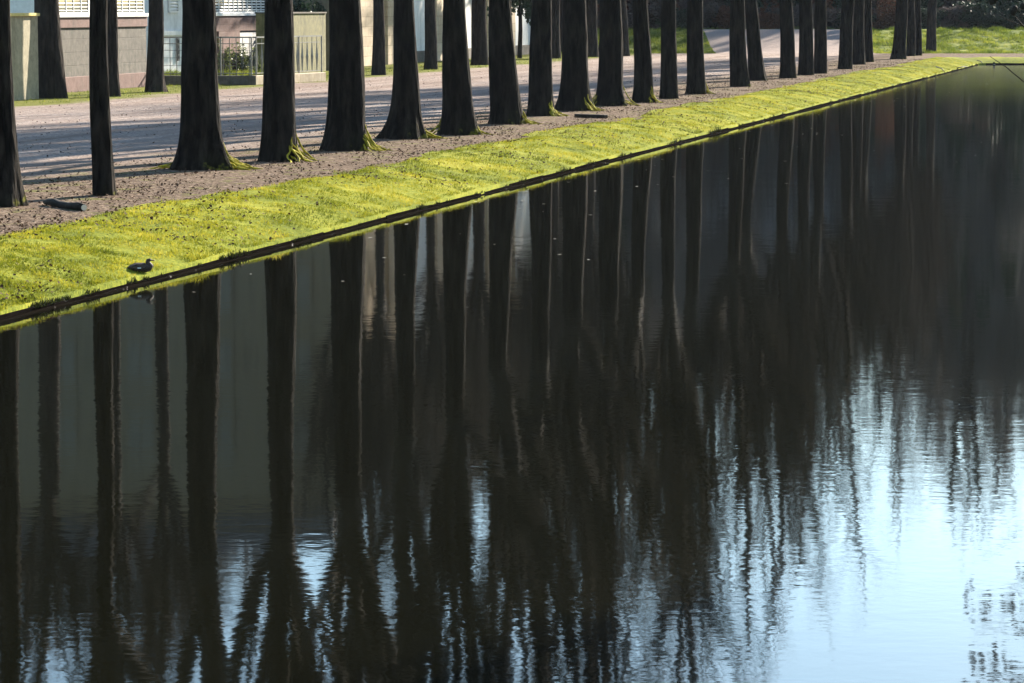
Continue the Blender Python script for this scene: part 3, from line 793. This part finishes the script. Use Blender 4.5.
def shutter(parent, a, b, z0, z1, label=None, out=.03):
    """white louvred shutter between two points of a front: frame, slats and stiles"""
    d = (b - a); d.z = 0; L = d.length; d.normalize(); nrm = Vector((d.y, -d.x, 0)); ang = math.atan2(d.y, d.x)
    fr = MB(); org = parent.location
    for f0 in (0, L): fr.box(a + d * f0 + nrm * out - org + Vector((0, 0, (z0 + z1) / 2 - a.z)), (.07, .06, z1 - z0), ang)
    for zz in (z0, z1): fr.box(a + d * L / 2 + nrm * out - org + Vector((0, 0, zz - a.z)), (L + .07, .066, .07), ang)
    nst = max(1, int(L / .6))
    for q in range(1, nst): fr.box(a + d * (L * q / nst) + nrm * out - org + Vector((0, 0, (z0 + z1) / 2 - a.z)), (.05, .058, z1 - z0 - .07), ang)
    f = fr.build('window', M['white'], parent)
    sl_ = MB(); z = z0 + .09
    while z < z1 - .06:
        sl_.box(a + d * L / 2 + nrm * (out - .012) - org + Vector((0, 0, z - a.z)), (L - .07, .05, .045), rot=(Matrix.Rotation(ang, 3, 'Z') @ Matrix.Rotation(-.5, 3, 'X'))); z += .115
    s = sl_.build('louvre', M['white'], f)
    gl = MB(); gl.box(a + d * L / 2 + nrm * (-.03) - org + Vector((0, 0, (z0 + z1) / 2 - a.z)), (L, .02, z1 - z0 - .02), ang); gl.build('pane', M['glass'], f)
    return f

# stone pavilion with red plinth band and white louvred windows
KP = .0755
A, B = kpt(40, KP), kpt(147, KP)
pv = empty('pavilion', A); tag(pv, 'stone pavilion with red sandstone band and white louvred windows, behind the rear trees at left', 'building')
def lp(o, v): v = Vector(v); return Vector((v.x - o.location.x, v.y - o.location.y, 0))
def part_wall(o, name, mat, a, b, z0, z1, t, out=0.0, bevel=0.0):
    mb = MB(); wall_line(mb, lp(o, a), lp(o, b), z0 - o.location.z, z1 - o.location.z, t, out); return mb.build(name, M[mat], o, bevel=bevel)
dm = 99.0
zb = lambda y: hgt(y, dm)
part_wall(pv, 'plinth', 'sandstone', A, B, G - .1, zb(74), 5.0, .06, .012)
part_wall(pv, 'wall', 'stone_grey', A, B, zb(74) , zb(27), 4.94, 0)
part_wall(pv, 'band', 'sandstone', A, B, zb(27), zb(17), 5.0, .05, .01)
part_wall(pv, 'ledge', 'white', A, B, zb(17), zb(13.5), 5.1, .10, .01)
part_wall(pv, 'upper_wall', 'plaster', A, B, zb(13.5), G + 4.3, 4.9, -.06)
part_wall(pv, 'roof', 'roof', A, B, G + 4.3, G + 4.5, 5.6, .3)
T = lambda px: (px - 40) / 107 if False else ((kpt(px, KP) - A).length / (B - A).length)
for p0, p1 in ((60, 90), (116, 145)):
    a_, b_ = on_line(A, B, T(p0)), on_line(A, B, T(p1)); nr_ = LAT * .0
    shutter(pv, a_, b_, zb(13), G + 3.9, out=-.03)

# cream garden wall with lichen coping, and the glazed house front behind it
A2, B2 = kpt(-60, KP + .0035), kpt(39, KP + .0035)
gw = empty('garden_wall', A2); tag(gw, 'streaked cream garden wall with yellow lichen coping, at the far left', 'wall')
zg = hgt(17, A2.y * .97)
part_wall(gw, 'wall', 'cream', A2, B2, G - .1, zg, .35)
part_wall(gw, 'coping', 'yellow', A2, B2, zg, zg + .09, .5, .08, .01)

# tall palace block whose shaded front is mirrored in the water
yb = 128.5
xa, xb = (-60 - 512) / F * yb, (336 - 512) / F * yb
pl = empty('palace_block', (xa, yb, G)); tag(pl, 'tall grey palace block rising behind pavilion and railing, mirrored in the pond', 'building')
MB().box(((xb - xa) / 2, 2.5, 9.2), (xb - xa, 5, 18.5)).build('wall', M['stucco'], pl)
MB().box(((xb - xa) / 2, 2.5, 18.65), (xb - xa + .8, 5.8, .4)).build('cornice', M['stone_grey'], pl)
mb = MB(); mb.box(((xb - xa) / 2, 2.5, 19.5), (xb - xa - .4, 4.4, 1.4)); mb.build('roof', M['roof'], pl, bevel=.3)
for fl in range(1, 5):
    for q in range(5):
        wx = (xb - xa) * (q + .5) / 5
        fr = MB().box((wx, -.03, 2.2 + fl * 3.2), (1.3, .1, 2.0)).build('window', M['stucco'], pl)
        MB().box((wx - .28, -.09, 2.2 + fl * 3.2), (.5, .04, 1.78)).box((wx + .28, -.09, 2.2 + fl * 3.2), (.5, .04, 1.78)).build('shutter', M['shutter'], fr)
# ground-floor window seen over the garden wall
fr = MB().box(((22 - 512) / F * yb - xa, -.04, 2.6), (1.1, .1, 1.6)).build('window', M['iron'], pl)
MB().box(((22 - 512) / F * yb - xa, -.1, 2.6), (.44, .03, 1.5)).box(((22 - 512) / F * yb - xa - .48, -.1, 2.6), (.4, .03, 1.5)).build('pane', M['glass'], fr)

# white porch pier and rear front behind the railing
KQ = .0705
A3, B3 = kpt(150, KQ), kpt(268, KQ); dq = 106.0; zq = lambda y: hgt(y, dq)
hs_ = empty('garden_house', A3); tag(hs_, 'garden house with white louvres over dark red sandstone, behind the railing and shrubs', 'building')
TQ = lambda px: (kpt(px, KQ) - A3).length / (B3 - A3).length
q1 = on_line(A3, B3, TQ(190))
part_wall(hs_, 'pier', 'plaster', A3, q1, G - .1, zq(37), 3.0, .05)
part_wall(hs_, 'pier_ledge', 'white', A3, q1, zq(37), zq(32), 3.0, .12, .01)
part_wall(hs_, 'pier_shaft', 'plaster', A3, q1, zq(32), G + 4.2, 3.0, 0)
shutter(hs_, on_line(A3, B3, TQ(169)), on_line(A3, B3, TQ(178)), zq(12), G + 3.8, out=.04)
part_wall(hs_, 'wall', 'plaster', q1, B3, G - .1, zq(34), 3.0, 0)
part_wall(hs_, 'band', 'sandstone', q1, B3, zq(34), zq(17), 3.0, .05, .01)
a_, b_ = on_line(A3, B3, TQ(217)), on_line(A3, B3, TQ(238))
part_wall(hs_, 'red_pilaster', 'sandstone', a_, b_, G - .1, zq(34), .3, .10)
part_wall(hs_, 'ledge', 'white', q1, B3, zq(17), zq(13.5), 3.1, .10, .01)
part_wall(hs_, 'upper_wall', 'plaster', q1, B3, zq(13.5), G + 4.2, 3.0, -.05)
part_wall(hs_, 'roof', 'roof', A3, B3, G + 4.2, G + 4.4, 3.6, .3)
shutter(hs_, on_line(A3, B3, TQ(205)), on_line(A3, B3, TQ(266)), zq(13), G + 3.8, out=-.02)
# black pierced fitting on the pier
a_ = on_line(A3, B3, TQ(173)); b_ = on_line(A3, B3, TQ(178)); fb = MB()
d_ = (b_ - a_).normalized(); n_ = Vector((d_.y, -d_.x, 0)); ang = math.atan2(d_.y, d_.x)
ft = empty('lantern_bracket', (a_ + b_) / 2 + n_ * .12); tag(ft, 'narrow black pierced iron fitting on the pale pier behind the railing', 'bracket')
for sx in (-1, 1): fb.box(d_ * sx * .09 + Vector((0, 0, (zq(41) + zq(63)) / 2 - G)), (.035, .05, zq(41) - zq(63)), ang)
for q in range(5): fb.box(Vector((0, 0, zq(63) - G + (zq(41) - zq(63)) * q / 4)), (.2, .045, .07), ang)
fb.build('frame', M['iron'], ft)

# mossy garden wall right of it with evergreen over its top
A4, B4 = kpt(266, .0735), kpt(326, .0735)
mw = empty('mossy_wall', A4); tag(mw, 'yellow green mossy plaster wall behind the right end of the railing', 'wall')
zm = hgt(14, 113)
part_wall(mw, 'wall', 'mossy', A4, B4, G - .1, zm, .4)
part_wall(mw, 'coping', 'stone_grey', A4, B4, zm, zm + .06, .5, .05)
for q, px in enumerate((282, 303, 322)):
    p_ = kpt(px, .0725) + Vector((0, 3.2, 0))
    bush(p_.x, p_.y, G, 1.1, 3.0 + q * .4, q, 'leaf_dark', 'evergreen_shrub', ('dark evergreen shrub at the end of the garden house', 'dark evergreen shrub over the middle of the mossy wall', 'dark evergreen shrub over the right end of the mossy wall')[q], 'shrub', 'evergreens behind the mossy wall')

# kerb and railing
K0, K1, K2 = gp(150, 85), gp(256, 85), gp(326, 81.2)
rl = empty('garden_railing', K0); tag(rl, 'ornamental metal railing on a low stone kerb, in front of the garden house', 'railing')
zk = hgt(75, 105)
part_wall(rl, 'kerb', 'stone_grey', K0, K1, G - .05, zk, .35, 0, .012)  # darker stone carries the shade on this stretch of kerb
part_wall(rl, 'kerb', 'stone_sand', K1, K2, G - .05, zk + .004, .35, 0, .012)  # paler stone carries the sunlight on this stretch
zt_ = hgt(37, 105)
def rail_run(a, b, mat, nb, orn):
    a, b = lp(rl, a), lp(rl, b); d = (b - a).normalized(); nrm = Vector((-d.y, d.x, 0)) * .17
    a = a + nrm; b = b + nrm; z0, z1 = zk - rl.location.z, zt_ - rl.location.z
    m = MB(); L = (b - a).length
    for zz, w in ((z1, .05), (z1 - .22, .025), (z0 + .08, .03)): m.seg(a + Vector((0, 0, zz)), b + Vector((0, 0, zz)), w)
    m.build('rail', M['iron_pale'], rl)
    m = MB()
    for q in range(nb + 1):
        p_ = a + d * (L * q / nb)
        if orn and 0 < q < nb:
            pts, rad = [], []
            for t_ in np.linspace(0, 1, 11):
                pts.append(p_ + Vector((0, 0, z0 + .08 + (z1 - .3 - z0) * t_))); rad.append(.018 + .022 * math.sin(t_ * math.pi) ** 2 + (.012 if abs(t_ - .5) < .06 else 0))
            m.tube(pts, rad, 6)
            m.seg(p_ + Vector((0, 0, z1 - .22)), p_ + Vector((0, 0, z1)), .02)
        else:
            m.seg(p_ + Vector((0, 0, z0)), p_ + Vector((0, 0, z1)), .022)
    m.build('baluster', mat, rl)
    m = MB()
    for q in range(4):
        p_ = a + d * (L * q / 3)
        m.seg(p_ + Vector((0, 0, z0)), p_ + Vector((0, 0, z1 + .02)), .05)
    m.build('post', M['iron_pale'], rl)
    if not orn:
        m = MB()
        for zz in (.35, .62, .88): m.seg(a + Vector((0, 0, z0 + zz)), b + Vector((0, 0, z0 + zz)), .014)
        m.build('crossbar', mat, rl)
rail_run(K0, K1, M['iron'], 16, False); rail_run(K1, K2, M['iron_pale'], 14, True)
# shrubs and low greenery behind the railing
for q, px in enumerate((222, 232, 244, 252)):
    p_ = gp(px, 83.0)
    hh_ = (1.5, 1.2, 1.45, .9)[q]; t = empty('shrub', (p_.x, p_.y, G)); rr_ = np.random.default_rng(90 + q)
    stems = [(rr_.uniform(-.3, .3), rr_.uniform(-.25, .25), hh_ * rr_.uniform(.6, 1)) for _ in range(9)]
    def fn(r_):
        x_, y_, z_ = stems[r_.integers(9)]; t_ = r_.random() ** .7
        return np.array([x_ * (.3 + t_), y_ * (.3 + t_), z_ * t_ + .1]) + r_.normal(0, .045, 3)
    link('foliage', leaf_cloud(520, fn, .045, 70 + q), M['leaf_ivy'], t); m_ = MB()
    for x_, y_, z_ in stems: m_.tube([(x_ * .3, y_ * .3, -.03), (x_ * .8, y_ * .8, z_ * .5), (x_ * 1.3, y_ * 1.3, z_)], [.012, .009, .004], 5)
    m_.build('stem', M['twig'], t, True)
    tag(t, ('loose leafy shrub behind the railing, right beside the broad trunk', 'lower leafy shrub in the middle of the railing', 'upright leafy shrub behind the railing, near the red pilaster', 'lowest leafy shrub before the right post of the railing')[q], 'shrub', 'shrubs behind the railing')
a = gp(160, 84.2); b = gp(262, 84.2); n = 5000
tt = rng.random(n); P = np.outer(1 - tt, np.array(a)) + np.outer(tt, np.array(b)); P[:, 1] += rng.uniform(.1, 1.6, n); P[:, 2] = G + .3 * rng.random(n)
blades('bed_grass', P, rng.uniform(.1, .28, n), .02, M['lawnblade'], .8)
quad_sheet('flower_bed', [a + Vector((0, .1, .28)), b + Vector((0, .1, .28)), b + Vector((0, 2.5, .28)), a + Vector((0, 2.5, .28))], [(0, 1, 2, 3)], M['lawn'])

# orangery front: pale plaster bays between sand coloured stone pilasters
KO = .0705
A5, B5 = kpt(352, KO), kpt(540, KO)
og = empty('orangery', A5); tag(og, 'pale plaster building with sand coloured stone piers, behind the rear trees', 'building')
OH = G + 12.5
part_wall(og, 'wall', 'plaster', A5, B5, G - .1, OH, 4.4)
part_wall(og, 'cornice', 'stone_sand', A5, B5, OH, OH + .5, 5.2, .4, .05)
part_wall(og, 'roof', 'roof', A5, B5, OH + .5, OH + 1.4, 4.4, .0)
TO = lambda px: (kpt(px, KO) - A5).length / (B5 - A5).length
part_wall(og, 'base', 'stone_grey', on_line(A5, B5, TO(398)), B5, G - .05, G + .55, .3, .06, .02)
for p0, p1, out in ((353, 372, .25), (383, 395, .25), (433, 440, .2), (484, 490, .2), (507, 512, .2)):
    part_wall(og, 'pilaster', 'stone_sand', on_line(A5, B5, TO(p0)), on_line(A5, B5, TO(p1)), G - .06, OH - .01, .5, out, .02)
for p0, p1 in ((402, 412), (445, 458), (494, 503)):
    a_, b_ = on_line(A5, B5, TO(p0)), on_line(A5, B5, TO(p1))
    f_ = part_wall(og, 'window', 'white', a_, b_, G + 2.6, G + 8.5, .12, .04)
    mb = MB(); wall_line(mb, lp(og, a_.lerp(b_, .08)), lp(og, a_.lerp(b_, .92)), 2.75, 8.35, .03, .06); mb.build('pane', M['glass'], f_)

# ------------------------------------------------------------------ small things
# female duck resting on the bank
z_ = .2
for _ in range(8):
    dk = gp(141, 272.5, z_); z_ = bank_height(max(D_EDGE - LAT.dot(dk), 0)) + .01
duck = empty('duck', dk, R(12)); duck.scale = (.88, .88, .68); tag(duck, 'brown mottled duck resting on the mossy grass close to the water', 'duck')
prof = [(-.175, .085, .010, .010), (-.15, .083, .038, .024), (-.115, .078, .070, .055), (-.06, .076, .094, .076), (0, .078, .100, .084), (.05, .080, .094, .082),
        (.095, .088, .074, .066), (.110, .112, .050, .050), (.100, .140, .036, .036), (.088, .162, .029, .030), (.086, .182, .027, .028), (.096, .200, .029, .028), (.112, .206, .029, .026), (.128, .202, .019, .017), (.136, .199, .010, .009)]
bm_ = bmesh.new(); rings = []
for i, (x, z, ry, rz_) in enumerate(prof):
    p = prof[max(i - 1, 0)]; q = prof[min(i + 1, len(prof) - 1)]
    tv = Vector((q[0] - p[0], 0, q[1] - p[1])).normalized(); up_ = Vector((-tv.z, 0, tv.x))
    rings.append([bm_.verts.new(Vector((x, 0, z)) + Vector((0, 1, 0)) * math.cos(2 * math.pi * j / 20) * ry + up_ * math.sin(2 * math.pi * j / 20) * rz_) for j in range(20)])
for a_, b_ in zip(rings, rings[1:]):
    for j in range(20): bm_.faces.new((a_[j], a_[(j + 1) % 20], b_[(j + 1) % 20], b_[j]))
bm_.faces.new(rings[0]); bm_.faces.new(rings[-1]); bmesh.ops.recalc_face_normals(bm_, faces=bm_.faces)
me = bpy.data.meshes.new('body'); bm_.to_mesh(me); bm_.free(); smooth(me)
M['duck'] = mat_noise('duck_plumage', (.010, .007, .006), (.06, .04, .03), 55, .7, .4, .004, 120)
M['wing'] = mat_noise('duck_wing', (.012, .008, .007), (.085, .06, .045), 45, .7, .4, .004, 90, stretch=(.5, 1, 1))
M['bill'] = mat_noise('duck_bill', (.10, .07, .03), (.16, .10, .04), 20, .5, 0)
link('body', me, M['duck'], duck)
for sy in (-1, 1):
    bm_ = bmesh.new(); bmesh.ops.create_uvsphere(bm_, u_segments=18, v_segments=10, radius=1)
    for v in bm_.verts:
        x = v.co.x; v.co = Vector((x * .105 - .045, sy * (.080 + v.co.y * .026 * sy), .100 + v.co.z * .054 * (1.0 if x > -.2 else 1.0 - (-.2 - x) * .8)))
    me = bpy.data.meshes.new('wing'); bm_.to_mesh(me); bm_.free(); smooth(me); link('wing', me, M['wing'], duck)
    MB().box((-.03, sy * .1065, .085), (.045, .006, .016)).build('wing_patch', M['white'], duck, bevel=.002)
    b2 = bmesh.new(); bmesh.ops.create_uvsphere(b2, u_segments=8, v_segments=6, radius=.0045, matrix=Matrix.Translation((.116, sy * .0265, .212)))
    me = bpy.data.meshes.new('eye'); b2.to_mesh(me); b2.free(); link('eye', me, M['iron'], duck)
mb = MB(); mb.tube([(.131, 0, .200), (.146, 0, .197), (.164, 0, .194), (.176, 0, .193)], [.011, .010, .010, .006], 8); o = mb.build('bill', M['bill'], duck, True)
mb = MB()
for q in range(3): mb.box((-.175 - .004 * q, (q - 1) * .014, .074), (.05, .016, .004), (q - 1) * -.2)
mb.build('tail_feather', M['white'], duck)

# short plank under the trees
a, b = gp(576, 117.5), gp(606, 118.3)
pk = empty('plank', a); tag(pk, 'short dark plank lying on the bare soil under the trees', 'plank')
MB().seg((0, 0, .05), (b - a) + Vector((0, 0, .045)), .16, .085).build('board', M['wood_old'], pk, bevel=.008)
# dark length put in for a patch of tree shadow, with a pale cut end
a, b = gp(45, 205), gp(84, 211)
lg = empty('shadow_log', a); tag(lg, 'dark stand-in for a tree shadow, with a pale cut end, beside the leftmost trunk', 'shadow_log')
d = b - a; pts = [d * t + Vector((0, 0, .04 + .014 * math.sin(t * 9))) for t in np.linspace(0, 1, 9)]
MB().tube(pts, [.03, .05, .06, .05, .062, .055, .05, .055, .045], 12).build('bark', M['wood_old'], lg, True)
MB().tube([pts[-1] - d * .01, pts[-1] + d * .006], [.04, .04], 12).build('cut_end', M['wood_pale'], lg)
# dead sticks at the water edge and a little post
for q, (x0, y0, x1, y1, lab) in enumerate(((936, 68.5, 945, 73.5, 'dead stick lying across the bank where the far water edge bends'), (977, 61.8, 983, 65.2, 'short dead stick at the far pond corner'), (957, 70, 968, 67.5, 'thin dead stick along the far water edge'))):
    a, b = gp(x0, y0, .28), gp(x1, y1, .18)
    st_ = empty('stick', a); tag(st_, lab, 'stick', 'dead sticks at the far bank')
    MB().tube([(0, 0, .08), (b - a) * .5 + Vector((.06, 0, .10)), (b - a) + Vector((0, 0, .03))], [.024, .02, .010], 6).build('wood', M['wood_old'] if q < 5 else M['wood_pale'], st_, True)
a = gp(994, 66.0, 0.0); ps = empty('mooring_post', a); tag(ps, 'small dark post standing in the water at the far pond end', 'post')
MB().tube([(0, 0, -.4), (0, 0, .17), (0, 0, .21)], [.05, .05, .03], 10).build('post_shaft', M['wood_wet'], ps)
MB().tube([(0, 0, .06), (0, 0, .1)], [.062, .062], 10).build('collar', M['iron_pale'], ps)
# the dark heap of wet leaves on the grass
a = gp(210, 252, .28)

# alder leaning over the water from the right bank: twigs and cones reach into the picture
Zd = 30.0
tb = rc(30, 3.2, .33)
al = empty('alder_tree', tb); tag(al, 'alder on the right bank whose thin twigs with cones hang into the upper right corner', 'tree')
aw = lambda p: Vector(p) - tb
link('trunk', trunk_mesh(500, .3, .2, .18, .14, 5.0, Vector((-.25, .1, 0)), nt_=20), M['bark'], al)
cr = link('crown', CROWNS[3], M['twig'], al); cr.location = (-.45, .18, 4.9); cr.scale = (.7, .7, .7)
mb = MB(); rt = random.Random(3); tips = []
def twigline(pts, r0):
    n_ = len(pts); mb.tube([aw(p) for p in pts], [r0 * (1 - .75 * i / (n_ - 1)) for i in range(n_)], 6)
hub = Vector((tb.x - .3, tb.y + .1, 3.7)); fork_ = at(1060, 30, Zd); 
twigline([hub, hub.lerp(fork_, .5) + Vector((0, 0, .35)), fork_], .035)
twigline([fork_, at(1045, 96, Zd), at(1024, 82, Zd), at(1006, 67, Zd), at(990, 56.5, Zd)], .012)
twigline([fork_, at(1035, 38, Zd), at(1024, 27, Zd), at(1012, 12.5, Zd)], .012)
twigline([fork_, at(1030, 29, Zd), at(1008, 20, Zd), at(985, 9, Zd)], .007)
tops = at(1050, -30, Zd)
twigline([hub, tops, at(1026, -18, Zd), at(1000, -16, Zd), at(985, -22, Zd)], .02)
def cone_(pts, rad):
    global nC
    nC += 1
    if nC < 96: MB().tube(pts, rad, 6).build('cone', M['twig'], al, True)
nC = 0; cone_at = [(992, 1.5), (1015, 9), (1013, 12), (1023, 6), (995, -1)]
for (x_, y_) in cone_at: cone_at_p = at(x_, y_, Zd); cone_([aw(cone_at_p) + Vector((0, 0, .035)), aw(cone_at_p) + Vector((0, 0, .015)), aw(cone_at_p) + Vector((0, 0, -.015)), aw(cone_at_p) + Vector((0, 0, -.035))], [.01, .028, .028, .012])
for q in range(44):   # sprays above the frame, mirrored near the lower right corner
    p0 = at(rt.uniform(965, 1050), rt.uniform(-190, -20), Zd + rt.uniform(-2, 5)); 
    q0 = p0 + Vector((rt.uniform(.1, .4), rt.uniform(-.2, .2), rt.uniform(.1, .3)))
    twigline([q0, (q0 + p0) / 2 + Vector((0, 0, .03)), p0], .008)
    for _ in range(2):
        c_ = aw(p0) + Vector((rt.uniform(-.08, .12), rt.uniform(-.08, .08), rt.uniform(-.06, .08)))
        cone_([c_ + Vector((0, 0, .04)), c_, c_ - Vector((0, 0, .04))], [.012, .034, .012])
mb.build('branch', M['twig'], al, True)

# ------------------------------------------------------------------ haze
HAZE = 0.00005
if HAZE:
    bx = MB().box((0, 120, 24), (420, 420, 52)).build('haze', M['glass']); bx.data.materials.clear()
    k = NT('haze'); k.t.nodes.remove(k.b); v = k.n('ShaderNodeVolumePrincipled'); v.inputs['Color'].default_value = (.75, .85, 1, 1)
    v.inputs['Density'].default_value = HAZE; v.inputs['Anisotropy'].default_value = 0
    k.l(v.outputs[0], k.out.inputs['Volume']); bx.data.materials.append(k.m); tag(bx, kind='stuff')
